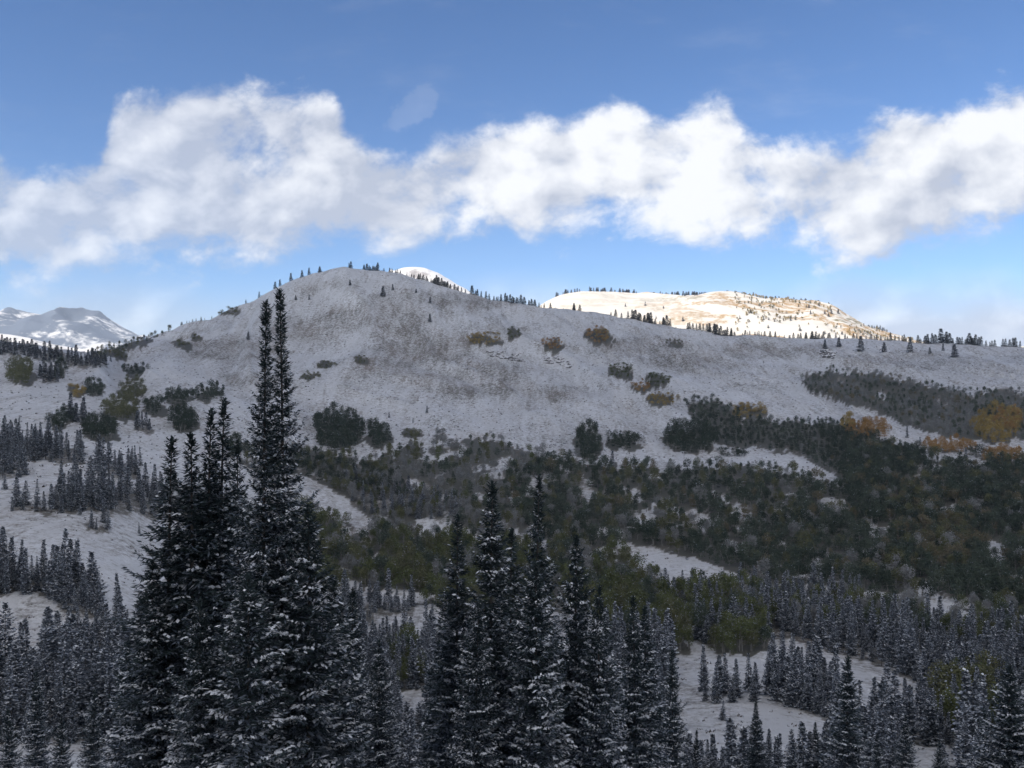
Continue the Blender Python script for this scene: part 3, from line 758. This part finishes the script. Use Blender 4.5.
items = []     # dict(kind, u,v, x,y,z, H, tint, label)
def add(kind, pts, hr, tints, label, seed, avoid=True, keep=1.0):
    if len(pts) == 0: return
    r = np.random.default_rng(seed)
    u, v = pts[:, 0], pts[:, 1]
    ok = np.ones(len(u), bool)
    if avoid:
        for P in SNOW_P: ok &= ~inpoly(u, v, P)
    ok &= r.random(len(u)) < keep
    u, v = u[ok], v[ok]
    if len(u) == 0: return
    x, y, z = hit(u, v)
    names = list(tints); w = np.array([tints[n] for n in names], float); w /= w.sum()
    # patches of one tint: low-frequency noise picks the tint
    pick = (fbm(u / 34, v / 18, 2, 90) * 1.5 + .5 + r.normal(0, .20, len(u))) % 1.0
    ci = np.clip(np.searchsorted(np.cumsum(w), pick), 0, len(names) - 1)
    for k in range(len(u)):
        H = r.uniform(*hr) * (.42 + .75 * r.random() ** .8) if kind == 'c' else r.uniform(*hr) * (.7 + .5 * r.random())
        items.append(dict(kind=kind, u=u[k], v=v[k], x=x[k], y=y[k], z=z[k], H=H, tint=names[ci[k]], label=label, px=H / y[k] * F * (.1 if (u[k] < -6 or u[k] > 1030 or 'behind the l' in label or v[k] - H / y[k] * F > 768) else 1), r=r.random(), r2=r.random(), s=r.random()))

for n_, (P, sp, hr, lb) in enumerate(CON):
    add('c', scatter(P, sp, 1000 + n_, .55), hr, {'n': 1}, lb, n_, avoid='snowfield' not in lb)
for n_, (P, tw, sp, hr, lb) in enumerate(DEC):
    pts = scatter(P, sp, 2000 + n_, .55)
    # leave clearings
    q = fbm(pts[:, 0] / 20, pts[:, 1] / 9, 3, 77 + n_)
    pts = pts[q > DCUT[n_]]
    add('d', pts, hr, tw, lb, 50 + n_)
for n_, (cu, cv, ru, rv, tn, H, lb) in enumerate(CL):
    sp = 3.4 if H < 5 else 4.6
    pts = scatter(lambda a, b: inell(a, b, (cu, cv, ru - 1.5, rv)), sp, 3000 + n_, .6, (cu - ru, cu + ru, cv - rv, cv + rv))
    add('s' if __import__('re').search('bush|aspen|tree', lb).group() == 'bush' else 'd', pts, (H * .92, H * 1.08), {tn: 1}, lb, 90 + n_, avoid=False)

# trees on and near the crest, placed one by one: (u, height px)
def crest_v(u):
    Y = np.linspace(850, 1200, 120); x = (u - CX) / F * Y
    vp = CY - F * height(x, Y) / Y
    k = vp.argmin(); return x[k], Y[k], float(height(x[k], Y[k]))
r = np.random.default_rng(5)
crest = [(246, 4), (259, 6), (275, 7), (280, 7), (291, 8), (302, 7), (309, 7), (320, 6), (349, 5), (351, 7)]
for a, b, s_, h_ in [(364, 379, 2.2, 7), (384, 392, 4, 5), (392, 432, 3.2, 5), (434, 470, 3.4, 6), (472, 483, 2.8, 9), (486, 514, 3.0, 8), (514, 556, 4.2, 8), (574, 582, 4, 8), (611, 626, 5, 7), (628, 672, 3.2, 9), (688, 735, 3.1, 9), (735, 790, 3.4, 6), (790, 862, 4.0, 6), (866, 905, 3.2, 8), (906, 912, 4, 5), (918, 936, 3.2, 10), (941, 950, 6, 11), (953, 979, 3.4, 11), (981, 983, 3, 8), (986, 998, 3.2, 8), (1003, 1017, 3.2, 10), (1020, 1022, 4, 6), (182, 214, 4.5, 4)]:
    u = a
    while u < b:
        q = float(fbm(np.array(u / 9.), np.array(3.3), 2, 55))
        if q > -.27: crest.append((u, h_ * (.95 + q * 1.3) * r.choice([.6, .8, .95, 1.1])))
        if q > .08: crest.append((u + r.uniform(-2, 2), h_ * r.uniform(.6, 1.1)))
        u += s_ * r.uniform(.5, 1.6)
for u, hp in crest:
    x, y, z = crest_v(u)
    lab = 'small rounded fir on the left skyline of the hill' if u < 330 else ('tiny dark fir on the skyline of the hilltop' if u < 560 else ('dark fir in the skyline row before the sunlit ridge' if u < 865 else 'dark fir of the skyline row at the right, against the cloud'))
    items.append(dict(kind='c', u=u, v=0, x=x, y=y, z=z, H=hp * y / F * .95, tint='n', label=lab, px=hp + (100 if u in (259, 275, 291, 320) or (u > 917 and hp > 9.0) else 0), r=r.random(), r2=r.random(), s=r.random()))
single = [(350, 286, 5, 'small round fir just under the hilltop, left of the others'), (383, 297, 10, 'largest fir standing alone just below the hilltop'), (393, 291, 6, 'small fir right of the largest fir below the hilltop'),
          (430, 304, 6, 'lone fir on the slope right of the hilltop'), (430, 324, 8, 'lone fir halfway down, right of the hilltop'), (427, 414, 7, 'tiny fir alone on the low snow, right of two others'), (389, 418, 6, 'tiny fir alone on the low snow above the small grove'),
          (413, 424, 5, 'tiny fir alone on the low snow between two others'), (296, 302, 5, 'tiny fir left of the hilltop on the open flank'), (309, 300, 5, 'second tiny fir left of the hilltop'), (248, 341, 8, 'small fir on the flank near the twin spires'),
          (416, 293, 4, 'smallest fir near the crest right of the hilltop'), (574, 308, 6, 'fir on the crest just left of the sunlit ridge'), (825, 349, 9, 'left fir of the row scattered under the right crest'), (839, 347, 9, 'second fir of the row scattered under the right crest'),
          (861, 351, 14, 'widest fir of the row scattered under the right crest'), (884, 352, 9, 'small fir between the two wide firs under the right crest'), (910, 353, 14, 'tall wide fir in the middle right under the crest'),
          (930, 354, 6, 'smallest fir of the row scattered under the right crest'), (943, 351, 7, 'small fir second from the right end under the crest'), (955, 358, 12, 'rightmost and lowest fir of the row under the right crest'),
          (141, 467, 20, 'single frosted fir right of the small wood above the left knoll'), (80, 509 + 8, 14, 'lone small fir on the snow of the left knoll'), (139, 534, 12, 'tiny fir on the right side of the left knoll'),
          (907, 440, 12, 'blue grey fir beside the rust orange row'), (920, 446, 9, 'small blue grey fir at the left end of the rust orange row'), (966, 462, 14, 'blue grey fir amid the rust orange row'), (723, 722, 20, 'small fir alone in the middle of the lower snowfield'),
          (612, 467, 16, 'frosted fir under the paired grove on the slope'), (5, 490, 15, 'small fir on the snow at the left edge above the knoll')]
xs, ys_, zs = hit([s[0] for s in single], [s[1] for s in single])
for (u, v, hp, lb), x, y, z in zip(single, xs, ys_, zs):
    items.append(dict(kind='c', u=u, v=v, x=x, y=y, z=z, H=hp * y / F, tint='n', label=lb, px=1000 + hp, r=.5, r2=r.random(), s=r.random(), uniq=True))
# sparse low firs and bushes on the sunlit ridge and its crest
for k in range(RX.shape[1]):
    pass
far_items = []
rr_ = np.random.default_rng(88)
nr_ = 119
for k in range(0, RX.shape[1]):
    uu = CX + F * RX[nr_, k] / RY[nr_, k]
    if 556 < uu < 882 and rr_.random() < (.8 if (590 < uu < 632 or 655 < uu < 710 or uu > 760) else .35):
        for q in range(2):
            far_items.append((RX[nr_, k] + rr_.normal(0, 6), RY[nr_, k] + rr_.normal(0, 6), RZ[nr_, k] - 1, rr_.uniform(9, 16)))
for k in range(420):
    j = rr_.integers(60, RX.shape[1] - 60); i = rr_.integers(60, nr_)
    uu = CX + F * RX[i, j] / RY[i, j]
    if fbm(np.array(RX[i, j] / 160), np.array(RZ[i, j] / 25), 3, 5) > .06:
        far_items.append((RX[i, j], RY[i, j], RZ[i, j] - .5, rr_.uniform(6, 12)))

# ---- pick the largest few hundred of each kind as things, merge the rest
def tree_parts(it):
    near = it['y'] < 300
    if it['kind'] == 'c':
        lib = MID if it['y'] < 520 else FAR
        H, R, cr, tr, a, b = lib[int(it['r'] * 997) % len(lib)]
        s = it['H'] / H; w = s * (.8 + .5 * it['r2'])
        if it['y'] > 800: w *= 1.5
        return cr, tr, a, b, s, w
    lod = 'n' if near else 'f'
    lib = BN if near else BL
    k = int(it['r'] * 997) % len(lib)
    H = 8. if near else 7.
    s = it['H'] / H; w = s * (.85 + .4 * it['r2'])
    if it['kind'] == 's': w *= 1.4; s *= .78
    a, b = lib[k]
    cr, tr = bl_mesh(it['tint'], lod, k)
    return cr, tr, a, b, s, w

NAMES = {'c': ('fir_tree', 'fir tree', 'frosted_firs', 'wood of'), 'd': ('aspen_tree', 'aspen tree', '', ''), 's': ('bush', 'bush', '', '')}
LIM = {'c': 268, 'd': 300, 's': 400}
rest = []
for kd in 'cds':
    L = sorted([i for i in items if i['kind'] == kd], key=lambda i: -i['px'])
    ind, rs = L[:LIM[kd]], L[LIM[kd]:]
    rest += rs
    by = {}
    for it in ind: by.setdefault(it['label'], []).append(it)
    for lb, gr in by.items():
        gr.sort(key=lambda i: i['u'])
        tall = max(gr, key=lambda i: i['px'])
        for n_, it in enumerate(gr):
            l2 = lb
            if len(gr) >= 3 and not it.get('uniq'):
                if n_ == 0: l2 = 'leftmost ' + lb
                elif n_ == len(gr) - 1: l2 = 'rightmost ' + lb
            elif len(gr) == 2: l2 = ('left ' if n_ == 0 else 'right ') + lb
            cr, tr, a, b, s, w = tree_parts(it)
            nm, cat = NAMES[kd][0], NAMES[kd][1]
            parts = [('crown', cr), ('trunk', tr)]
            thing(nm, (it['x'], it['y'], it['z'] - .05), it['s'] * 6.28, (w, w, s), l2, cat, ('firs scattered over the slopes' if kd == 'c' else lb), parts)

def merged(name, its, matlist, matmap, label, cat):
    Vs = []; Qs = []; Ms = []; o = 0
    for it in its:
        cr, tr, (V, Q, MI), (tv, tq), s, w = tree_parts(it)
        a = it['s'] * 6.28; ca, sa = math.cos(a), math.sin(a)
        for (vv, qq, mm, base) in ((V, Q, MI, 'crown'), (tv, tq, None, 'trunk')):
            P = vv * np.array([w, w, s]); X = P[:, 0] * ca - P[:, 1] * sa + it['x']; Y = P[:, 0] * sa + P[:, 1] * ca + it['y']
            Vs.append(np.stack([X, Y, P[:, 2] + it['z']], 1)); Qs.append(qq + o); o += len(vv)
            if mm is None: Ms.append(np.full(len(qq), matmap(it, 'trunk')))
            else:
                lut = np.array(matmap(it, 'crown')); Ms.append(lut[mm])
    me = mesh_np(name, np.concatenate(Vs), np.concatenate(Qs), np.concatenate(Ms), matlist)
    ob = link(name, me); ob['kind'] = 'stuff'; ob['label'] = label; ob['category'] = cat
    return ob
for k in range(2600):
    j = rr_.integers(60, RX.shape[1] - 60); i = rr_.integers(50, nr_)
    uu = CX + F * RX[i, j] / RY[i, j]
    if uu > 735 and fbm(np.array(RX[i, j] / 210), np.array(RZ[i, j] / 34), 3, 15) > .075:
        rest.append(dict(kind='d', x=RX[i, j], y=RY[i, j], z=RZ[i, j] - .5, H=rr_.uniform(6, 10), tint=['gold', 'brown', 'olive', 'gold'][rr_.integers(0, 4)], r=rr_.random(), r2=rr_.random(), s=rr_.random()))
crest_rest = [i for i in rest if i['kind'] == 'c']
for (x, y, z, H) in far_items:
    crest_rest.append(dict(kind='c', x=x, y=y, z=z, H=H, r=rr_.random(), r2=rr_.random(), s=rr_.random(), tint='n'))
merged('fir_forest', crest_rest, [M_needle_mid, M_snow, M_frost, M_bark], lambda it, p: 3 if p == 'trunk' else (0, 1, 2), 'frosted fir woods filling the valley sides and far ridges', 'forest')
tl = list(TINT)
dr = [i for i in rest if i['kind'] == 'd']
merged('aspen_thicket', dr, [TINT[t_] for t_ in tl] + [M_frost, M_pale_bark], lambda it, p: len(tl) + 1 if p == 'trunk' else (tl.index(it['tint']), len(tl)), 'dense dark thicket covering the lower hillside', 'thicket')
print('counts', {k: len([i for i in items if i['kind'] == k]) for k in 'cds'}, 'rest', len(rest))

# ------------------------------------------------------------------ sagebrush poking out of the snow on the hill
def sagebrush():
    r = np.random.default_rng(3)
    n = 22000
    u = r.uniform(0, 1024, n); v = r.uniform(270, 470, n)
    cr = np.interp(u, *zip(*CREST))
    ok = (v > cr + 2)
    k0 = n - 5000
    u[k0:] = r.uniform(0, 1024, 5000); v[k0:] = r.uniform(470, 768, 5000)
    cl = np.zeros(5000, bool)
    for P in SNOW_P: cl |= inpoly(u[k0:], v[k0:], P)
    cl |= (u[k0:] < 170) & (v[k0:] < 640)
    ok[k0:] &= cl
    dens = fbm(u / 40, v / 25, 3, 61) + .5
    ok &= r.random(n) < dens
    u, v = u[ok], v[ok]
    x, y, z = hit(u, v)
    m = 7
    N = len(x)
    c = np.repeat(np.stack([x, y, z], 1), m, 0); sz = np.repeat(r.uniform(.35, 1.0, N) ** 1.5 * .95, m)
    d = r.normal(0, 1, (N * m, 3)); d[:, 2] = np.abs(d[:, 2]) + .3; d /= np.linalg.norm(d, axis=1, keepdims=True)
    c = c + r.normal(0, .35, c.shape) * sz[:, None] * np.array([1, 1, .1])
    sz = sz * np.repeat(np.where(y < 330, .5, 1.0), m)
    V = quads(c, d * sz[:, None] * 1.3, sz * .32, r.normal(0, 1, (N * m, 3)))
    Q = np.arange(len(V)).reshape(-1, 4)
    m_ = leaf_mat('sage_twigs', C4(.09, .08, .07), C4(.2, .18, .165), 0, .05)
    me = mesh_np('sagebrush', V, Q, (r.random(len(Q)) < .3).astype(int), [m_, M_frost])
    o = link('sagebrush', me); o['kind'] = 'stuff'; o['label'] = 'low sagebrush tufts poking out of the thin hill snow'; o['category'] = 'brush'
sagebrush()

# ------------------------------------------------------------------ overhead cloud that shades the valley
SUN_EL, SUN_AZ = math.radians(38), math.atan2(-.80, -.60)   # direction towards the sun: (cos az... ) below
SD = np.array([-.80, -.60, 0.0]) * math.cos(SUN_EL); SD[2] = math.sin(SUN_EL)
def cloud_bank():
    n, m_ = 120, 80
    x0, x1, y0, y1 = -2700, 1300, -1150, 1100
    X, Y = np.meshgrid(np.linspace(x0, x1, n), np.linspace(y0, y1, m_))
    e = np.minimum.reduce([(X - x0) / 350, (x1 - X) / 350, (Y - y0) / 300, (y1 - Y) / 300])
    e = np.clip(e + fbm(X / 400, Y / 400, 3, 6) * 1.0, 0, 1)
    th = np.sqrt(1 - (1 - e) ** 2)
    up = 900 + 230 * th * (1 + fbm(X / 260, Y / 260, 4, 8) * 1.6); dn = 900 - 60 * th * (1 + fbm(X / 200, Y / 200, 4, 12) * 2)
    A = np.stack([X, Y, up], -1).reshape(-1, 3); B = np.stack([X, Y, dn], -1).reshape(-1, 3)
    i = (np.arange(m_ - 1)[:, None] * n + np.arange(n - 1)[None]).ravel()
    keep = (e.reshape(-1)[i] > 0) | (e.reshape(-1)[i + 1] > 0) | (e.reshape(-1)[i + n] > 0) | (e.reshape(-1)[i + n + 1] > 0)
    i = i[keep]
    q1 = np.stack([i, i + 1, i + n + 1, i + n], 1); q2 = q1[:, ::-1] + n * m_
    m, nt, p = mat('cloud_vapour'); p.inputs['Base Color'].default_value = (.8, .8, .82, 1); p.inputs['Roughness'].default_value = 1
    p.inputs['Specular IOR Level'].default_value = 0
    me = mesh_np('cloud', np.concatenate([A, B]), np.concatenate([q1, q2]), None, [m], True)
    o = link('cloud', me); o['kind'] = 'structure'
cloud_bank()

# ------------------------------------------------------------------ sky
def build_world():
    w = bpy.data.worlds.new('World'); S.world = w; w.use_nodes = True
    nt = w.node_tree; t = NT(nt)
    bg = nt.nodes['Background']
    sky = t.n('ShaderNodeTexSky', sky_type='NISHITA'); sky.sun_disc = False
    sky.sun_elevation = SUN_EL; sky.sun_rotation = math.atan2(SD[0], SD[1])
    sky.altitude = 2600; sky.air_density = 1.0; sky.dust_density = .6; sky.ozone_density = 2.2
    co = t.n('ShaderNodeTexCoord').outputs['Generated']
    sp = t.n('ShaderNodeSeparateXYZ'); t.set(sp.inputs[0], co)
    X, Y, Z = sp.outputs
    Yc = t.math('MAXIMUM', Y, .12)
    a = t.math('DIVIDE', X, Yc); b = t.math('DIVIDE', Z, Yc)
    U = t.math('ADD', t.math('MULTIPLY', a, F / 1024), .5)           # 0..1 across the view
    Vv = t.math('SUBTRACT', CY / 768, t.math('MULTIPLY', b, F / 768))   # 0 top, .5 level
    def curve(pts):
        nd = t.n('ShaderNodeFloatCurve'); c = nd.mapping.curves[0]
        pts = [(x / 1024, y / 768) for x, y in pts]
        c.points[0].location = pts[0]; c.points[-1].location = pts[-1]
        for q in pts[1:-1]: c.points.new(*q)
        nd.mapping.use_clip = True; nd.mapping.update()
        t.set(nd.inputs['Value'], t.math('ADD', U, 0.0, clamp=True))
        return nd.outputs[0]
    top = curve([(0, 150), (50, 165), (95, 150), (118, 100), (165, 88), (215, 74), (270, 84), (330, 96), (352, 128), (400, 145), (450, 128), (510, 112), (560, 112), (605, 100), (650, 112), (700, 96), (722, 92), (748, 120), (800, 140), (845, 138), (890, 110), (940, 98), (1024, 78)])
    bot = curve([(0, 296), (60, 288), (110, 272), (160, 268), (230, 275), (300, 266), (400, 266), (432, 248), (470, 232), (520, 238), (570, 242), (640, 240), (700, 244), (760, 258), (830, 268), (900, 262), (960, 250), (1024, 236)])
    vec = t.comb(t.math('MULTIPLY', U, 1.333), Vv, 0.0)
    wv = t.n('ShaderNodeTexNoise'); t.set(wv.inputs['Vector'], vec); wv.inputs['Scale'].default_value = 5; wv.inputs['Detail'].default_value = 3
    wadd = t.n('ShaderNodeVectorMath', operation='MULTIPLY_ADD'); t.set(wadd.inputs[0], wv.outputs['Color']); wadd.inputs[1].default_value = (.07, .05, .0); t.set(wadd.inputs[2], vec)
    vec2 = wadd.outputs[0]
    mp = t.mapping(vec2, (.95, 1.25, 1), (0, 0, .3))
    n1 = t.noise(mp, 10, 13, .63)
    mpo = t.n('ShaderNodeVectorMath', operation='ADD'); t.set(mpo.inputs[0], mp); mpo.inputs[1].default_value = (-.014, -.030, 0)
    n1o = t.noise(mpo.outputs[0], 10, 5, .5)
    n1l = t.noise(mp, 10, 5, .5)
    n2 = t.noise(mp, 3.2, 3, .5)
    dt = t.math('SUBTRACT', Vv, top); db = t.math('SUBTRACT', bot, Vv)
    md = t.math('SMOOTH_MIN', t.math('MULTIPLY', dt, 1.5), db, .03)
    m = t.math('MINIMUM', t.math('MULTIPLY', md, 15.0), .95)
    den = t.math('ADD', m, t.math('MULTIPLY', t.math('SUBTRACT', n1, .5), 3.3))
    den = t.math('ADD', den, t.math('MULTIPLY', t.math('SUBTRACT', n2, .5), 1.0))
    # thin gap between the left and the right bank
    gap = t.math('SUBTRACT', 1.0, t.math('MULTIPLY', t.math('ABSOLUTE', t.math('SUBTRACT', U, .455)), 11.0), clamp=True)
    gap = t.math('MULTIPLY', gap, t.ramp(Vv, .25, .17))
    den = t.math('SUBTRACT', den, t.math('MULTIPLY', gap, .12))
    ln = t.math('ADD', t.math('MULTIPLY', t.math('SUBTRACT', U, .36), -.75), .172)
    wl = t.math('SUBTRACT', 1.0, t.math('MULTIPLY', t.math('ABSOLUTE', t.math('SUBTRACT', Vv, ln)), 26.0))
    wl = t.math('MULTIPLY', wl, t.math('MULTIPLY', t.ramp(U, .345, .385), t.ramp(U, .445, .415)))
    wl = t.math('ADD', t.math('MULTIPLY', wl, .62), t.math('SUBTRACT', t.math('MULTIPLY', t.math('SUBTRACT', n1, .5), 2.6), .25))
    wl = t.math('MINIMUM', wl, t.math('MULTIPLY', t.ramp(U, .345, .385), .14))
    wl = t.math('SUBTRACT', wl, t.math('ADD', t.ramp(U, .43, .46, 0, 3), t.math('ADD', t.ramp(Vv, .21, .24, 0, 3), t.ramp(Vv, .10, .085, 0, 3))))
    den = t.math('MAXIMUM', den, wl)
    al = t.math('MULTIPLY', t.ramp(den, -.05, .85), t.ramp(U, .0, .5, .80, 1.0))
    # wisps above and horizon veil at right
    wz = t.noise(t.mapping(vec2, (.8, 2.6, 1), (0, 0, .5)), 6, 7, .6)
    veil = t.math('MULTIPLY', t.ramp(wz, .5, .8), t.ramp(Vv, .40, .2, .0, .10))
    veilz = t.math('MULTIPLY', t.ramp(t.math('ADD', Vv, t.math('MULTIPLY', t.math('SUBTRACT', n2, .5), .12)), .345, .43), t.ramp(U, .5, .9, .62, .95))
    al2 = t.math('SUBTRACT', 1.0, t.math('MULTIPLY', t.math('SUBTRACT', 1.0, al), t.math('MULTIPLY', t.math('SUBTRACT', 1.0, veil), t.math('SUBTRACT', 1.0, veilz))))
    # brightness: sunward side of the billows is brighter
    lit = t.math('ADD', t.math('MULTIPLY', t.math('SUBTRACT', n1l, n1o), 3.2), .52)
    bright = curve([(0, 300), (150, 310), (300, 340), (450, 400), (560, 560), (640, 680), (720, 690), (800, 600), (900, 540), (1024, 560)])
    lit = t.math('ADD', lit, t.math('MULTIPLY', t.math('SUBTRACT', bright, .62), 1.25))
    lit = t.math('ADD', lit, t.math('MULTIPLY', t.math('SUBTRACT', n2, .5), 1.2))
    lit = t.math('SUBTRACT', lit, t.math('MULTIPLY', t.math('MULTIPLY', t.ramp(Vv, .18, .32), t.ramp(U, .70, .86)), .42))
    lit = t.math('ADD', lit, t.math('MULTIPLY', t.math('SUBTRACT', n1, .5), .5))
    lit = t.math('SUBTRACT', lit, t.math('MULTIPLY', t.ramp(db, .06, .0), .12), clamp=True)
    cc = t.mix(t.ramp(lit, 0, 1, smooth=False), C4(3.3, 3.6, 4.35), C4(6.3, 6.4, 6.65))
    skyc = t.n('ShaderNodeMix', data_type='RGBA', blend_type='MULTIPLY'); skyc.inputs[0].default_value = 1
    t.set(skyc.inputs[6], sky.outputs[0]); skyc.inputs[7].default_value = (.59, .76, .94, 1)
    front = t.ramp(Y, .12, .25)
    al2 = t.math('MULTIPLY', al2, front)
    # broken cloud added over the unseen sky, made extra bright to light the hill
    nb = t.noise(t.mapping(co, (1, 1, 2.4)), 2.4, 6, .55)
    alb = t.math('MULTIPLY', t.ramp(nb, .44, .56), t.math('SUBTRACT', 1.0, front))
    alb = t.math('MULTIPLY', alb, .8)
    alx = t.math('ADD', al2, alb, clamp=True)
    ccb = t.mix(front, C4(15.5, 15.1, 14.8), cc)
    c = t.mix(alx, skyc.outputs[2], ccb)
    t.set(bg.inputs[0], c); bg.inputs[1].default_value = .10
    w.cycles.sampling_method = 'MANUAL'; w.cycles.sample_map_resolution = 1024
build_world()

sl = bpy.data.lights.new('sun', 'SUN'); sl.energy = 3.0; sl.angle = math.radians(.53); sl.color = (1, .93, .82)
so = bpy.data.objects.new('sun', sl); COL.objects.link(so)
from mathutils import Vector
so.rotation_euler = Vector(SD).to_track_quat('Z', 'Y').to_euler()
so.location = (0, 0, 500)

# ------------------------------------------------------------------ haze
HAZE = True
if HAZE:
    import bmesh
    bm = bmesh.new(); bmesh.ops.create_cube(bm, size=1)
    for v in bm.verts:
        v.co.x = -15000 if v.co.x < 0 else 15000
        v.co.y = -600 if v.co.y < 0 else 12500
        v.co.z = -400 if v.co.z < 0 else 720
    me = bpy.data.meshes.new('haze'); bm.to_mesh(me); bm.free()
    m = bpy.data.materials.new('haze_air'); m.use_nodes = True; nt = m.node_tree
    for nd in list(nt.nodes):
        if nd.type != 'OUTPUT_MATERIAL': nt.nodes.remove(nd)
    pv = nt.nodes.new('ShaderNodeVolumePrincipled'); pv.inputs['Color'].default_value = (.72, .82, .95, 1); pv.inputs['Density'].default_value = 4.5e-5
    nt.links.new(pv.outputs[0], [n for n in nt.nodes if n.type == 'OUTPUT_MATERIAL'][0].inputs['Volume'])
    me.materials.append(m)
    hz = link('haze', me); hz['kind'] = 'stuff'; hz['label'] = 'thin bluish air between the valley and the far mountains'; hz['category'] = 'haze'

# ------------------------------------------------------------------ camera and output
cam = bpy.data.cameras.new('camera'); co_ = bpy.data.objects.new('camera', cam); COL.objects.link(co_)
cam.sensor_width = 36; cam.lens = 36 * F / 1024
cam.clip_start = .1; cam.clip_end = 120000
co_.location = (0, 0, 0); co_.rotation_euler = (math.radians(90), 0, 0)
S.camera = co_
S.view_settings.view_transform = 'Standard'; S.view_settings.look = 'None'; S.view_settings.gamma = 1; S.view_settings.exposure = 0.70
S.view_settings.use_curve_mapping = False
S.render.engine = 'CYCLES'
S.cycles.max_bounces = 6; S.cycles.diffuse_bounces = 3; S.cycles.volume_bounces = 1; S.cycles.transparent_max_bounces = 8
S.cycles.use_denoising = True
